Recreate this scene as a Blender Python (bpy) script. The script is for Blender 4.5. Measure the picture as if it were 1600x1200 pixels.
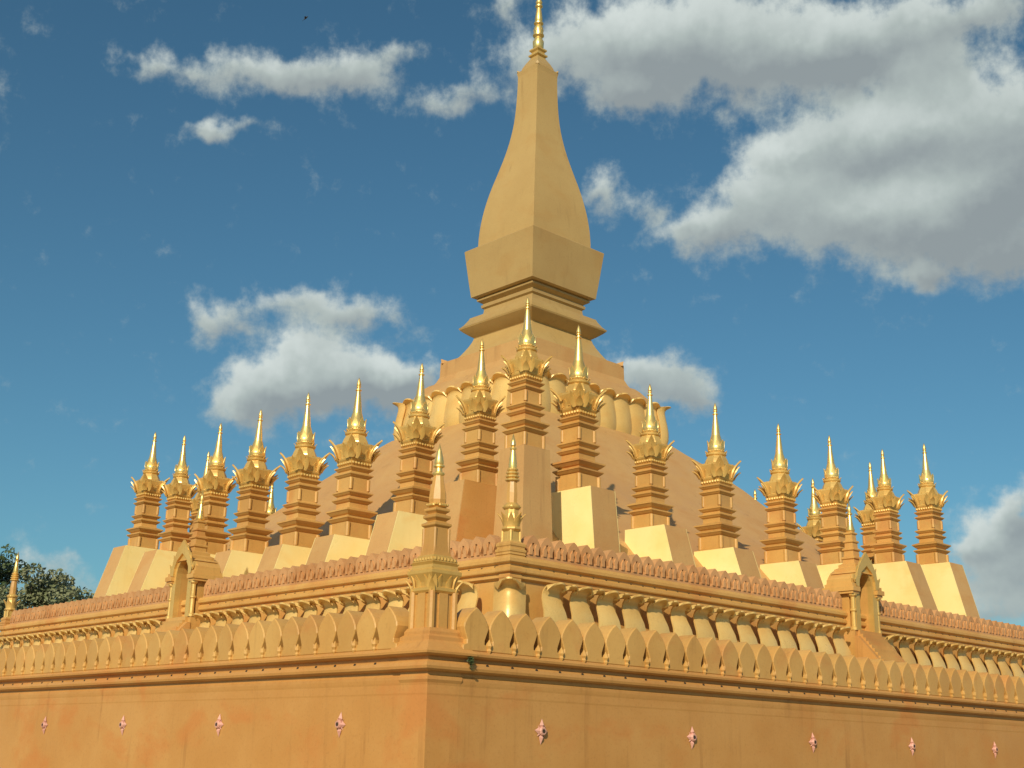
import bpy, math, random
from mathutils import Matrix, Vector
random.seed(7)
R = math.radians
scene = bpy.context.scene
for o in list(bpy.data.objects): bpy.data.objects.remove(o, do_unlink=True)

# ------------------------------------------------------------------ camera
cd = bpy.data.cameras.new('camera'); cam = bpy.data.objects.new('camera', cd)
scene.collection.objects.link(cam); scene.camera = cam
cd.sensor_width = 36; cd.lens = 44.2176; cd.clip_start = 0.1; cd.clip_end = 20000
cam.matrix_world = Matrix(((0.727457, -0.210890, -0.652941, -56.805),
                           (-0.685761, -0.191280, -0.702242, -59.136),
                           (0.023201, 0.958612, -0.283768, 1.6), (0, 0, 0, 1)))
scene.render.resolution_x, scene.render.resolution_y = 1024, 768

# ------------------------------------------------------------------ light
SUN_AZ, SUN_EL = 33.0, 28.0        # degrees from -X towards -Y, elevation
sdir = Vector((-math.cos(R(SUN_AZ)) * math.cos(R(SUN_EL)), -math.sin(R(SUN_AZ)) * math.cos(R(SUN_EL)), math.sin(R(SUN_EL))))
ld = bpy.data.lights.new('sun', 'SUN'); ld.energy = 4.2; ld.angle = R(0.53); ld.color = (1.0, 0.89, 0.70)
sun = bpy.data.objects.new('sun', ld); scene.collection.objects.link(sun)
sun.rotation_euler = sdir.to_track_quat('Z', 'Y').to_euler(); sun.location = sdir * 300
vs = scene.view_settings
vs.view_transform = 'Standard'; vs.look = 'None'; vs.gamma = 1; vs.exposure = 0.0; vs.use_curve_mapping = False

# ------------------------------------------------------------------ world: sky with clouds
CLOUDS = [(57.82, 29.69, 2.52, 0.93, 0.9), (60.31, 29.28, 2.34, 0.64, 0.62), (63.39, 29.14, 2.0, 0.64, 0.6), (65.64, 28.92, 1.07, 0.58, 0.6), (53.4, 30.89, 1.29, 0.73, 0.5), (55.28, 30.07, 1.85, 0.82, 0.7), (51.33, 29.09, 2.0, 0.58, 0.6), (49.4, 29.6, 1.51, 0.82, 0.6), (62.45, 26.9, 1.3, 0.50, 0.95), (60.25, 27.23, 1.2, 0.3, 0.6), (48.06, 33.23, 1.12, 0.73, 0.7), (42.23, 31.45, 3.76, 2.04, 1.1), (37.66, 31.69, 4.45, 2.19, 1.1), (32.94, 30.55, 4.4, 1.9, 1.0), (29.24, 30.69, 4.07, 1.75, 0.9), (26.19, 31.33, 2.73, 0.82, 0.6), (23.54, 31.55, 1.71, 0.73, 0.55), (46.5, 30.91, 1.7, 1.17, 0.7), (41.42, 29.38, 1.84, 0.7, 0.7), (26.39, 29.14, 1.5, 1.46, 0.75), (31.03, 26.71, 3.59, 1.46, 1.0), (27.16, 26.97, 3.93, 1.6, 1.1), (24.01, 25.75, 2.91, 2.92, 1.1), (34.76, 24.92, 2.89, 1.46, 1.0), (37.88, 23.24, 1.9, 0.99, 1.0), (31.22, 23.55, 4.45, 1.6, 1.1), (26.65, 22.84, 3.8, 2.04, 1.1), (24.31, 21.22, 1.56, 1.02, 0.8), (27.95, 20.72, 1.0, 0.64, 0.7), (33.91, 26.68, 1.47, 0.64, 0.7), (42.8, 25.2, 1.0, 1.1, 0.8), (40.66, 24.54, 1.0, 0.8, 0.62), (60.92, 18.7, 1.48, 0.93, 0.9), (54.97, 19.05, 2.31, 0.79, 0.95), (57.87, 19.47, 1.86, 0.64, 0.62), (57.3, 16.0, 2.88, 1.46, 1.1), (54.18, 16.2, 3.04, 1.31, 1.1), (51.95, 16.61, 1.67, 0.93, 0.9), (59.24, 14.71, 1.51, 1.31, 0.9), (56.81, 17.48, 1.53, 1.02, 0.9), (40.7, 16.9, 1.9, 1.05, 1.15), (38.9, 15.9, 1.75, 1.05, 0.95), (25.62, 9.37, 2.07, 1.22, 1.0), (26.95, 8.82, 1.03, 0.58, 0.8), (25.5, 7.76, 2.21, 1.02, 0.9), (26.13, 6.32, 1.91, 0.73, 0.75), (24.39, 10.39, 1.04, 1.02, 1.0), (66.09, 6.6, 3.2, 0.9, 0.55), (67.5, 7.6, 1.5, 0.7, 0.5)]

def nmath(nt, op, a, b=None, c=None, clamp=False):
    n = nt.nodes.new('ShaderNodeMath'); n.operation = op; n.use_clamp = clamp
    for i, v in enumerate((a, b, c)):
        if v is None: continue
        if isinstance(v, (int, float)): n.inputs[i].default_value = v
        else: nt.links.new(v, n.inputs[i])
    return n.outputs[0]
def nvec(nt, op, a, b=None, c=None, out=0):
    n = nt.nodes.new('ShaderNodeVectorMath'); n.operation = op
    for i, v in enumerate((a, b, c)):
        if v is None: continue
        if isinstance(v, tuple): n.inputs[i].default_value = v
        else: nt.links.new(v, n.inputs[i])
    return n.outputs['Value'] if op in ('DOT_PRODUCT', 'LENGTH') else n.outputs['Vector']
def nnoise(nt, vec, scale, detail=6, rough=0.55, dist=0.0, col=False, dim='3D'):
    n = nt.nodes.new('ShaderNodeTexNoise'); n.noise_dimensions = dim
    n.inputs['Scale'].default_value = scale; n.inputs['Detail'].default_value = detail
    n.inputs['Roughness'].default_value = rough; n.inputs['Distortion'].default_value = dist
    nt.links.new(vec, n.inputs['Vector'])
    return n.outputs['Color'] if col else n.outputs['Fac']
def nmap(nt, v, a, b, c=0.0, d=1.0, smooth=True):
    n = nt.nodes.new('ShaderNodeMapRange'); n.interpolation_type = 'SMOOTHSTEP' if smooth else 'LINEAR'
    nt.links.new(v, n.inputs['Value'])
    for k, x in zip(('From Min', 'From Max', 'To Min', 'To Max'), (a, b, c, d)): n.inputs[k].default_value = x
    return n.outputs['Result']
def nmix(nt, f, a, b):
    n = nt.nodes.new('ShaderNodeMix'); n.data_type = 'RGBA'
    if isinstance(f, (int, float)): n.inputs[0].default_value = f
    else: nt.links.new(f, n.inputs[0])
    for s, v in ((n.inputs[6], a), (n.inputs[7], b)):
        if isinstance(v, tuple): s.default_value = v if len(v) == 4 else (*v, 1)
        else: nt.links.new(v, s)
    return n.outputs[2]

def cloud_group():
    g = bpy.data.node_groups.new('cloud_density', 'ShaderNodeTree')
    g.interface.new_socket('P', in_out='INPUT', socket_type='NodeSocketVector')
    g.interface.new_socket('Density', in_out='OUTPUT', socket_type='NodeSocketFloat')
    g.interface.new_socket('Lit', in_out='OUTPUT', socket_type='NodeSocketFloat')
    gi = g.nodes.new('NodeGroupInput'); go = g.nodes.new('NodeGroupOutput')
    P = gi.outputs[0]
    w = nvec(g, 'SUBTRACT', nnoise(g, P, 0.42, 3, 0.6, col=True), (0.5, 0.5, 0.5))
    Pw = nvec(g, 'MULTIPLY_ADD', w, (4.2, 2.0, 0), P)
    acc = 0.0; lit = 0.0
    for az, el, ra, re, wt in CLOUDS:
        v = nvec(g, 'MULTIPLY_ADD', Pw, (1 / ra, 1 / re, 0), (-az / ra, -el / re, 0))
        e = nmath(g, 'MULTIPLY', nmath(g, 'POWER', 0.36788, nvec(g, 'DOT_PRODUCT', v, v)), wt)
        acc = nmath(g, 'ADD', e, acc)
        lit = nmath(g, 'MULTIPLY_ADD', e, nvec(g, 'DOT_PRODUCT', v, (0.35, 0.85, 0)), lit)
    acc = nmath(g, 'MINIMUM', acc, 1.25)
    # the rest of the sky, outside the clouds placed above, carries clouds of the same kind
    off = nvec(g, 'MULTIPLY', nvec(g, 'SUBTRACT', P, (45.0, 20.0, 0)), (1 / 26.0, 1 / 18.0, 0))
    far = nmap(g, nvec(g, 'LENGTH', off), 1.0, 1.5)
    rest = nmap(g, nnoise(g, P, 0.09, 3, 0.5), 0.46, 0.66, 0, 1.1)
    acc = nmath(g, 'MULTIPLY_ADD', rest, far, acc)
    n1 = nnoise(g, P, 0.62, 8, 0.64)
    n1 = nmath(g, 'SUBTRACT', n1, 0.5)
    d = nmath(g, 'MULTIPLY_ADD', n1, 1.7, acc)
    g.links.new(d, go.inputs[0]); g.links.new(nmath(g, 'MULTIPLY_ADD', n1, 0.9, lit), go.inputs[1])
    return g

world = bpy.data.worlds.new('World'); scene.world = world; world.use_nodes = True
nt = world.node_tree; nt.nodes.clear()
wout = nt.nodes.new('ShaderNodeOutputWorld'); bg = nt.nodes.new('ShaderNodeBackground')
sky = nt.nodes.new('ShaderNodeTexSky'); sky.sky_type = 'NISHITA'; sky.sun_disc = False
sky.sun_elevation = R(SUN_EL); sky.sun_rotation = math.atan2(sdir.x, sdir.y)
sky.air_density = 1.0; sky.dust_density = 1.3; sky.ozone_density = 1.0; sky.altitude = 170
bg.inputs['Strength'].default_value = 0.105
world.cycles.sampling_method = 'MANUAL'; world.cycles.sample_map_resolution = 512
tc = nt.nodes.new('ShaderNodeTexCoord')
D = nvec(nt, 'NORMALIZE', tc.outputs['Generated'])
sx = nt.nodes.new('ShaderNodeSeparateXYZ'); nt.links.new(D, sx.inputs[0])
az = nmath(nt, 'MULTIPLY', nmath(nt, 'ARCTAN2', sx.outputs[1], sx.outputs[0]), 57.29578)
el = nmath(nt, 'MULTIPLY', nmath(nt, 'ARCSINE', sx.outputs[2]), 57.29578)
cb = nt.nodes.new('ShaderNodeCombineXYZ'); nt.links.new(az, cb.inputs[0]); nt.links.new(el, cb.inputs[1])
G = cloud_group()
gn = nt.nodes.new('ShaderNodeGroup'); gn.node_tree = G; nt.links.new(cb.outputs[0], gn.inputs[0])
d0, lit = gn.outputs
alpha = nmap(nt, d0, 0.12, 0.95)
alpha = nmath(nt, 'MULTIPLY', alpha, nmap(nt, el, -1.0, 3.0))
alpha = nmath(nt, 'MULTIPLY', alpha, 0.95)
lit = nmap(nt, lit, -0.75, 0.85, 0, 1, smooth=False)
br = nmath(nt, 'MULTIPLY_ADD', nmap(nt, d0, 0.5, 1.6), -0.12, lit, clamp=True)
cr = nt.nodes.new('ShaderNodeValToRGB')
el_ = cr.color_ramp.elements
el_[0].position = 0.12; el_[0].color = (2.8, 3.2, 3.3, 1)
el_[1].position = 0.92; el_[1].color = (6.9, 7.5, 7.2, 1)
m_ = el_.new(0.5); m_.color = (4.3, 4.9, 4.7, 1)
nt.links.new(br, cr.inputs[0])
skyc = nt.nodes.new('ShaderNodeMix'); skyc.data_type = 'RGBA'; skyc.blend_type = 'MULTIPLY'; skyc.inputs[0].default_value = 1
nt.links.new(sky.outputs[0], skyc.inputs[6]); skyc.inputs[7].default_value = (0.40, 0.71, 0.76, 1)
tot = nmix(nt, alpha, skyc.outputs[2], cr.outputs[0])
nt.links.new(tot, bg.inputs['Color']); nt.links.new(bg.outputs[0], wout.inputs['Surface'])

# ------------------------------------------------------------------ materials
def paint(name, c1, c2, stain, rough=0.5, stain_amt=0.5, metal=0.0, spec=0.5, streak=0.35, bump=0.12, speck=0.28):
    m = bpy.data.materials.new(name); m.use_nodes = True; t = m.node_tree
    b = t.nodes['Principled BSDF']
    pos = t.nodes.new('ShaderNodeNewGeometry').outputs['Position']
    n1 = nnoise(t, pos, 0.35, 5, 0.6)
    col = nmix(t, nmap(t, n1, 0.32, 0.68), c1, c2)
    dk = (0.50 * c1[0], 0.42 * c1[1], 0.36 * c1[2])
    # run-off streaks: long in z, narrow along the wall, broken up by a second noise
    n2 = nnoise(t, nvec(t, 'MULTIPLY', pos, (2.3, 2.3, 0.10)), 1.0, 6, 0.68)
    n5 = nnoise(t, nvec(t, 'ADD', pos, (5, 11, 17)), 0.4, 4, 0.6)
    sk = nmath(t, 'MULTIPLY', nmap(t, n2, 0.52, 0.74), nmap(t, n5, 0.40, 0.66))
    col = nmix(t, nmath(t, 'MULTIPLY', sk, streak), col, dk)
    n3 = nnoise(t, nvec(t, 'MULTIPLY', nvec(t, 'ADD', pos, (31, 7, 3)), (1, 1, 1.5)), 0.42, 5, 0.58, 0.3)
    col = nmix(t, nmath(t, 'MULTIPLY', nmap(t, n3, 0.50, 0.70), stain_amt), col, stain)
    n4 = nnoise(t, pos, 11.0, 5, 0.72)
    col = nmix(t, nmath(t, 'MULTIPLY', nmap(t, n4, 0.50, 0.75), speck), col, dk)
    oi = t.nodes.new('ShaderNodeObjectInfo')
    vary = nmap(t, oi.outputs['Random'], 0, 1, 0.90, 1.06, smooth=False)
    hs = t.nodes.new('ShaderNodeHueSaturation'); t.links.new(col, hs.inputs['Color']); t.links.new(vary, hs.inputs['Value'])
    t.links.new(hs.outputs[0], b.inputs['Base Color'])
    rg = nmap(t, n3, 0.3, 0.7, rough - 0.10, rough + 0.14, smooth=False); t.links.new(rg, b.inputs['Roughness'])
    b.inputs['Metallic'].default_value = metal
    b.inputs['Specular IOR Level'].default_value = spec
    bp = t.nodes.new('ShaderNodeBump'); bp.inputs['Strength'].default_value = bump; bp.inputs['Distance'].default_value = 0.03
    hgt = nmath(t, 'MULTIPLY_ADD', nnoise(t, pos, 1.1, 3, 0.5), 3.0, nnoise(t, pos, 9.0, 5, 0.6))
    t.links.new(hgt, bp.inputs['Height']); t.links.new(bp.outputs[0], b.inputs['Normal'])
    return m
M = {}
M['wall'] = paint('ochre_wall_paint', (0.51, 0.235, 0.058), (0.56, 0.280, 0.080), (0.53, 0.185, 0.040), 0.48, 0.6, streak=0.6)
M['trim'] = paint('ochre_trim_paint', (0.54, 0.275, 0.068), (0.60, 0.335, 0.095), (0.53, 0.195, 0.05), 0.42, 0.5, streak=0.5)
M['mound'] = paint('tan_mound_paint', (0.53, 0.285, 0.098), (0.57, 0.325, 0.115), (0.50, 0.235, 0.07), 0.50, 0.45, streak=0.5)
M['spire'] = paint('tan_spire_paint', (0.46, 0.29, 0.102), (0.49, 0.318, 0.115), (0.44, 0.245, 0.075), 0.40, 0.4, streak=0.45)
M['pink'] = paint('pink_ochre_paint', (0.54, 0.265, 0.098), (0.59, 0.305, 0.125), (0.44, 0.18, 0.055), 0.45, 0.6, streak=0.7)
M['rose'] = paint('rose_pink_paint', (0.60, 0.28, 0.21), (0.66, 0.34, 0.26), (0.55, 0.27, 0.15), 0.5, 0.4)
M['orn'] = paint('gold_ornament_paint', (0.66, 0.39, 0.10), (0.72, 0.46, 0.14), (0.56, 0.29, 0.07), 0.33, 0.4, metal=0.3)
M['panel'] = paint('gold_panel_paint', (0.90, 0.68, 0.26), (0.93, 0.75, 0.33), (0.88, 0.57, 0.18), 0.34, 0.5, metal=0.0, streak=0.15, bump=0.06, speck=0.06)
M['petal'] = paint('pale_gold_petal_paint', (0.74, 0.45, 0.135), (0.80, 0.53, 0.185), (0.68, 0.34, 0.08), 0.32, 0.4, metal=0.15, streak=0.3)
M['gilt'] = paint('gilt_metal', (0.93, 0.60, 0.18), (0.96, 0.70, 0.27), (0.80, 0.46, 0.12), 0.33, 0.4, metal=0.75, streak=0.1, bump=0.05)
M['hole'] = paint('dark_recess', (0.035, 0.022, 0.012), (0.05, 0.03, 0.015), (0.03, 0.02, 0.01), 0.9, 0.2)
M['paving'] = paint('pale_paving', (0.36, 0.31, 0.24), (0.42, 0.37, 0.29), (0.30, 0.25, 0.18), 0.8, 0.5)
M['ground'] = paint('dry_ground', (0.26, 0.23, 0.15), (0.32, 0.28, 0.18), (0.14, 0.17, 0.06), 0.9, 0.7)
M['bark'] = paint('tree_bark', (0.12, 0.085, 0.055), (0.16, 0.12, 0.08), (0.07, 0.05, 0.03), 0.9, 0.5)
M['feather'] = paint('dark_feather', (0.03, 0.03, 0.035), (0.045, 0.045, 0.05), (0.02, 0.02, 0.02), 0.8, 0.3)
def leafmat(name, c1, c2):
    m = bpy.data.materials.new(name); m.use_nodes = True; t = m.node_tree; b = t.nodes['Principled BSDF']
    pos = t.nodes.new('ShaderNodeNewGeometry').outputs['Position']
    t.links.new(nmix(t, nmap(t, nnoise(t, pos, 1.2, 4), 0.35, 0.65), c1, c2), b.inputs['Base Color'])
    b.inputs['Roughness'].default_value = 0.6
    return m
M['leaf_a'] = leafmat('dark_green_leaf', (0.040, 0.065, 0.018), (0.075, 0.100, 0.030))
M['leaf_b'] = leafmat('grey_green_leaf', (0.12, 0.135, 0.055), (0.20, 0.20, 0.10))

# ------------------------------------------------------------------ mesh helpers
C = scene.collection
class MB:
    def __init__(s): s.v = []; s.f = []
    def add(s, vs, fs):
        k = len(s.v); s.v += [tuple(p) for p in vs]; s.f += [tuple(i + k for i in f) for f in fs]; return s
    def box(s, x0, x1, y0, y1, z0, z1):
        return s.add([(x0, y0, z0), (x1, y0, z0), (x1, y1, z0), (x0, y1, z0), (x0, y0, z1), (x1, y0, z1), (x1, y1, z1), (x0, y1, z1)],
                     [(0, 3, 2, 1), (4, 5, 6, 7), (0, 1, 5, 4), (1, 2, 6, 5), (2, 3, 7, 6), (3, 0, 4, 7)])
    def hexa(s, bot, top):      # two rings of four, counter-clockwise seen from above
        return s.add(list(bot) + list(top), [(3, 2, 1, 0), (4, 5, 6, 7), (0, 1, 5, 4), (1, 2, 6, 5), (2, 3, 7, 6), (3, 0, 4, 7)])
    def lathe(s, prof, n=4, cx=0.0, cy=0.0, rot=None, sx=1.0, sy=1.0):
        # n == 4: profile values are half-widths of a square with sides along the axes
        rot = math.pi / n if rot is None else rot
        kf = 1 / math.cos(math.pi / n) if n <= 8 else 1.0
        vs = []; fs = []; rings = []
        for w, z in prof:
            if w < 1e-4: rings.append([len(vs)]); vs.append((cx, cy, z))
            else:
                rings.append(list(range(len(vs), len(vs) + n)))
                for i in range(n):
                    a = rot + 2 * math.pi * i / n
                    vs.append((cx + w * kf * sx * math.cos(a), cy + w * kf * sy * math.sin(a), z))
        for a, b in zip(rings, rings[1:]):
            if len(a) == 1 and len(b) == 1: continue
            for i in range(n):
                j = (i + 1) % n
                if len(a) == 1: fs.append((a[0], b[j], b[i]))
                elif len(b) == 1: fs.append((a[i], a[j], b[0]))
                else: fs.append((a[i], a[j], b[j], b[i]))
        if len(rings[0]) > 1: fs.append(tuple(reversed(rings[0])))
        if len(rings[-1]) > 1: fs.append(tuple(rings[-1]))
        return s.add(vs, fs)
    def sweep(s, prof, x0, x1, m0=0, m1=0):   # closed (offset outwards, z) outline swept along local X, ends mitred by m0/m1; outwards is -Y
        n = len(prof)
        vs = [(x0 - m0 * o, -o, z) for o, z in prof] + [(x1 + m1 * o, -o, z) for o, z in prof]
        fs = [(i, i + n, (i + 1) % n + n, (i + 1) % n) for i in range(n)]
        fs += [tuple(range(n)), tuple(reversed(range(n, 2 * n)))]
        return s.add(vs, fs)
    def slab(s, outline, y0, y1):  # (x, z) outline, counter-clockwise seen from -Y, thick from y0 (front) to y1
        n = len(outline)
        vs = [(x, y0, z) for x, z in outline] + [(x, y1, z) for x, z in outline]
        fs = [tuple(range(n)), tuple(reversed(range(n, 2 * n)))] + [(i, i + n, (i + 1) % n + n, (i + 1) % n) for i in range(n)]
        return s.add(vs, fs)
    def leaf_slab(s, outline, y0, y1, ch):   # slab with a chamfered front edge
        n = len(outline); zc = sum(z for x, z in outline) / n; m = max(abs(x) for x, z in outline)
        inner = [(x * (1 - ch / m), z + (ch if i in (0, n - 1) else (-ch if z > zc else 0.0))) for i, (x, z) in enumerate(outline)]
        vs = [(x, y0, z) for x, z in inner] + [(x, y0 + ch * 0.8, z) for x, z in outline] + [(x, y1, z) for x, z in outline]
        fs = [tuple(range(n)), tuple(reversed(range(2 * n, 3 * n)))]
        for k in (0, n): fs += [(i + k, i + n + k, (i + 1) % n + n + k, (i + 1) % n + k) for i in range(n)]
        return s.add(vs, fs)
    def tube(s, pts, rad, n=8):
        vs = []; fs = []
        for i, p in enumerate(pts):
            p = Vector(p); q = Vector(pts[min(i + 1, len(pts) - 1)]); o = Vector(pts[max(i - 1, 0)])
            t = (q - o).normalized(); a = t.orthogonal().normalized(); b = t.cross(a)
            for k in range(n):
                th = 2 * math.pi * k / n
                vs.append(p + (a * math.cos(th) + b * math.sin(th)) * rad[i])
        for i in range(len(pts) - 1):
            for k in range(n):
                j = (k + 1) % n; fs.append((i * n + k, i * n + j, (i + 1) * n + j, (i + 1) * n + k))
        fs.append(tuple(reversed(range(n)))); fs.append(tuple(range((len(pts) - 1) * n, len(pts) * n)))
        return s.add(vs, fs)
    def grid(s, fn, nu, nv, thick):  # thick surface fn(u, v) -> point, u, v in 0..1
        P = [[Vector(fn(i / nu, j / nv)) for i in range(nu + 1)] for j in range(nv + 1)]
        N = []
        for j in range(nv + 1):
            row = []
            for i in range(nu + 1):
                du = P[j][min(i + 1, nu)] - P[j][max(i - 1, 0)]; dv = P[min(j + 1, nv)][i] - P[max(j - 1, 0)][i]
                row.append(du.cross(dv).normalized() if du.cross(dv).length > 1e-9 else Vector((0, -1, 0)))
            N.append(row)
        w = nu + 1; k = w * (nv + 1)
        vs = [P[j][i] for j in range(nv + 1) for i in range(w)] + [P[j][i] - N[j][i] * thick for j in range(nv + 1) for i in range(w)]
        fs = []
        for j in range(nv):
            for i in range(nu):
                a = j * w + i; fs.append((a, a + 1, a + 1 + w, a + w)); fs.append((a + k, a + w + k, a + w + 1 + k, a + 1 + k))
        for i in range(nu):
            a = i; fs.append((a, a + k, a + 1 + k, a + 1)); a = nv * w + i; fs.append((a, a + 1, a + 1 + k, a + k))
        for j in range(nv):
            a = j * w; fs.append((a, a + w, a + w + k, a + k)); a = j * w + nu; fs.append((a, a + k, a + w + k, a + w))
        return s.add(vs, fs)
    def moved(s, mat):
        o = MB(); o.v = [tuple(mat @ Vector(p)) for p in s.v]; o.f = list(s.f); return o
    def join(s, o): return s.add(o.v, o.f)
    def mesh(s, name, smooth=None):
        me = bpy.data.meshes.new(name); me.from_pydata(s.v, [], s.f); me.update()
        if smooth:
            me.polygons.foreach_set('use_smooth', [True] * len(me.polygons)); me.set_sharp_from_angle(angle=R(smooth))
        return me
def place(name, me, mat, parent=None, loc=(0, 0, 0), rz=0.0, scale=None, kind=None, rot=None):
    if mat and not me.materials: me.materials.append(M[mat])
    o = bpy.data.objects.new(name, me); C.objects.link(o); o.parent = parent
    o.location = loc; o.rotation_euler = rot or (0, 0, rz)
    if scale is not None: o.scale = (scale,) * 3 if isinstance(scale, (int, float)) else scale
    if kind: o['kind'] = kind
    return o
def part(name, mb, mat, parent=None, smooth=None, **k): return place(name, mb.mesh(name, smooth), mat, parent, **k)
def tag(o, label, cat, group=None):
    o['label'] = label; o['category'] = cat
    if group: o['group'] = group
    return o
def thing(name, label, cat, loc=(0, 0, 0), rz=0.0, group=None):
    o = bpy.data.objects.new(name, None); C.objects.link(o); o.location = loc; o.rotation_euler = (0, 0, rz)
    o.empty_display_size = 0.5
    return tag(o, label, cat, group)

# ------------------------------------------------------------------ sizes (metres)
A1, A2 = 35.20, 32.92     # lower wall planes: left face x = -A1, right face y = -A2
B = 24.0                  # upper wall planes
Z1, Z2 = 3.95, 8.75       # terrace floors

# ------------------------------------------------------------------ the setting
g = MB(); g.add([(-4000, -4000, 0), (4000, -4000, 0), (4000, 4000, 0), (-4000, 4000, 0)], [(0, 1, 2, 3)])
part('ground', g, 'ground', kind='structure')
t_ = MB(); t_.box(-A1 + 0.5, A1 - 0.6, -A2 + 0.5, A2 + 1.4, 0.0, Z1)
part('lower_terrace', t_, 'paving', kind='structure')
t_ = MB(); t_.box(-B + 0.45, B, -B + 0.45, B, Z1, Z2)
part('upper_terrace', t_, 'paving', kind='structure')

# ------------------------------------------------------------------ lower walls
W1 = [(0.0, 0.0), (0.0, 3.10), (0.008, 3.15), (0.008, 3.36), (0.02, 3.42), (0.03, 3.50), (0.03, 3.58), (0.0, 3.62), (0.0, 3.70),
      (0.14, 3.73), (0.20, 3.77), (0.22, 3.84), (0.20, 3.93), (0.16, 3.98), (0.06, 4.01), (0.06, 4.09), (0.20, 4.11), (0.30, 4.16), (0.31, 4.22), (0.25, 4.30), (-0.55, 4.30), (-0.55, 0.0)]
def merlon_outline(p, z0, zn, zw, zt, hw, hn):
    right = [(p, z0), (p, zn - 0.05), (hn, zn), (hn, zn + (zw - zn) * 0.25), (hn + (hw - hn) * 0.6, zn + (zw - zn) * 0.65), (hw, zw)]
    h = zt - zw
    right += [(hw * 0.93, zw + h * 0.22), (hw * 0.74, zw + h * 0.48), (hw * 0.45, zw + h * 0.74), (hw * 0.17, zw + h * 0.92)]
    return right + [(0, zt)] + [(-x, z) for x, z in reversed(right)]
PITCH1 = 0.939
mer1 = MB().leaf_slab(merlon_outline(PITCH1 / 2 - 0.004, 4.30, 4.50, 4.94, 5.49, 0.455, 0.325), -0.23, 0.38, 0.03).mesh('merlon')
bud = MB().lathe([(0.0, 4.24), (0.035, 4.27), (0.07, 4.34), (0.05, 4.40), (0.085, 4.47), (0.07, 4.53), (0.03, 4.60), (0.0, 4.66)], 6).mesh('bud')
def star(h1, h2, r):   # four-pointed flower, longer upwards
    mb = MB()
    for k, L in enumerate((h1, h2, h1 * 1.1, h2)):
        a = math.pi / 2 * k + math.pi / 2
        c, s_ = math.cos(a), math.sin(a)
        pts = [(0.05, 0.0, 0.0), (L * 0.45, r, 0.02), (L, 0.0, 0.0), (L * 0.45, -r, 0.02), (L * 0.5, 0.0, 0.085)]
        vs = [(q[0] * c - q[1] * s_, -0.01 - q[2], q[0] * s_ + q[1] * c) for q in pts]
        mb.add(vs, [(0, 1, 4), (1, 2, 4), (2, 3, 4), (3, 0, 4), (0, 3, 2, 1)])
    for k in range(4):
        a = math.pi / 2 * k + math.pi / 4; c, s_ = math.cos(a), math.sin(a)
        pts = [(0.04, -0.05, 0), (0.22, 0, 0.0), (0.04, 0.05, 0), (0.10, 0, 0.06)]
        vs = [(q[0] * c - q[1] * s_, -0.01 - q[2], q[0] * s_ + q[1] * c) for q in pts]
        mb.add(vs, [(0, 1, 3), (1, 2, 3), (2, 0, 3)])
    ring = [(0.115, 0.0), (0.13, 0.06), (0.10, 0.11), (0.06, 0.11), (0.05, 0.05)]
    n = 10; vs = []; fs = []
    for rr, d in ring:
        for i in range(n):
            a = 2 * math.pi * i / n; vs.append((rr * math.cos(a), -0.01 - d, rr * math.sin(a)))
    for j in range(len(ring) - 1):
        for i in range(n): fs.append((j * n + i, j * n + (i + 1) % n, (j + 1) * n + (i + 1) % n, (j + 1) * n + i))
    return mb.add(vs, fs)
star_me = star(0.34, 0.26, 0.10).mesh('rosette')
eye_me = MB()
eye_me.add([(0.055 * math.cos(math.pi * k / 5), -0.045, 0.055 * math.sin(math.pi * k / 5)) for k in range(10)], [tuple(range(10))])
eye_me.add([(0.055 * math.cos(math.pi * k / 5), -0.005, 0.055 * math.sin(math.pi * k / 5)) for k in range(10)], [tuple(reversed(range(10)))])
eye_me.f += [(k, k + 10, (k + 1) % 10 + 10, (k + 1) % 10) for k in range(10)]
eye_me = eye_me.mesh('rosette_eye')
def holes(xs, off, z, r):
    mb = MB()
    for x in xs:
        mb.tube([(x, -off + 0.05, z), (x, -off - 0.012, z)], [r, r], 8)
    return mb
def lower_wall(label, loc, rz, x0, x1, mers, gaps, roses, m0=0, m1=0):
    w = thing('lower_wall', label, 'wall', loc, rz)
    part('wall_body', MB().sweep(W1, x0, x1, m0, m1), 'wall', w)
    for x in mers: place('merlon', mer1, 'trim', w, (x, random.uniform(-0.01, 0.01), 0))
    for x in gaps: place('bud', bud, 'trim', w, (x, -0.24, 0))
    part('weep_hole', holes(gaps, 0.19, 3.93, 0.05), 'hole', w, kind='stuff')
    for x, z in roses:
        r = place('rosette', star_me, 'rose', w, (x, 0, z), rot=(0, random.uniform(-0.06, 0.06), 0)); place('rosette_eye', eye_me, 'hole', r, (0, -0.082, 0))
    return w
mr = [-33.74 + PITCH1 * i for i in range(73)]; gr = [x + PITCH1 / 2 for x in mr[:-1]]
rr = [(-30.99 + 6.70 * i, 2.30 + 0.012 * i) for i in range(10)]
lower_wall('ochre lower wall with leaf shaped merlons running to the right from the corner turret', (0, -A2, 0), 0, -A1, 35.0, mr, gr, rr, 1, 0)
ml = [31.34 - PITCH1 * i for i in range(70)]; gl = [x - PITCH1 / 2 for x in ml[:-1]]
rl = [(29.16 - 6.51 * i, 2.35) for i in range(10)]
lower_wall('ochre lower wall with leaf shaped merlons running to the left from the corner turret', (-A1, 0, 0), -math.pi / 2, -34.5, A2, ml, gl, rl, 0, 1)

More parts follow.
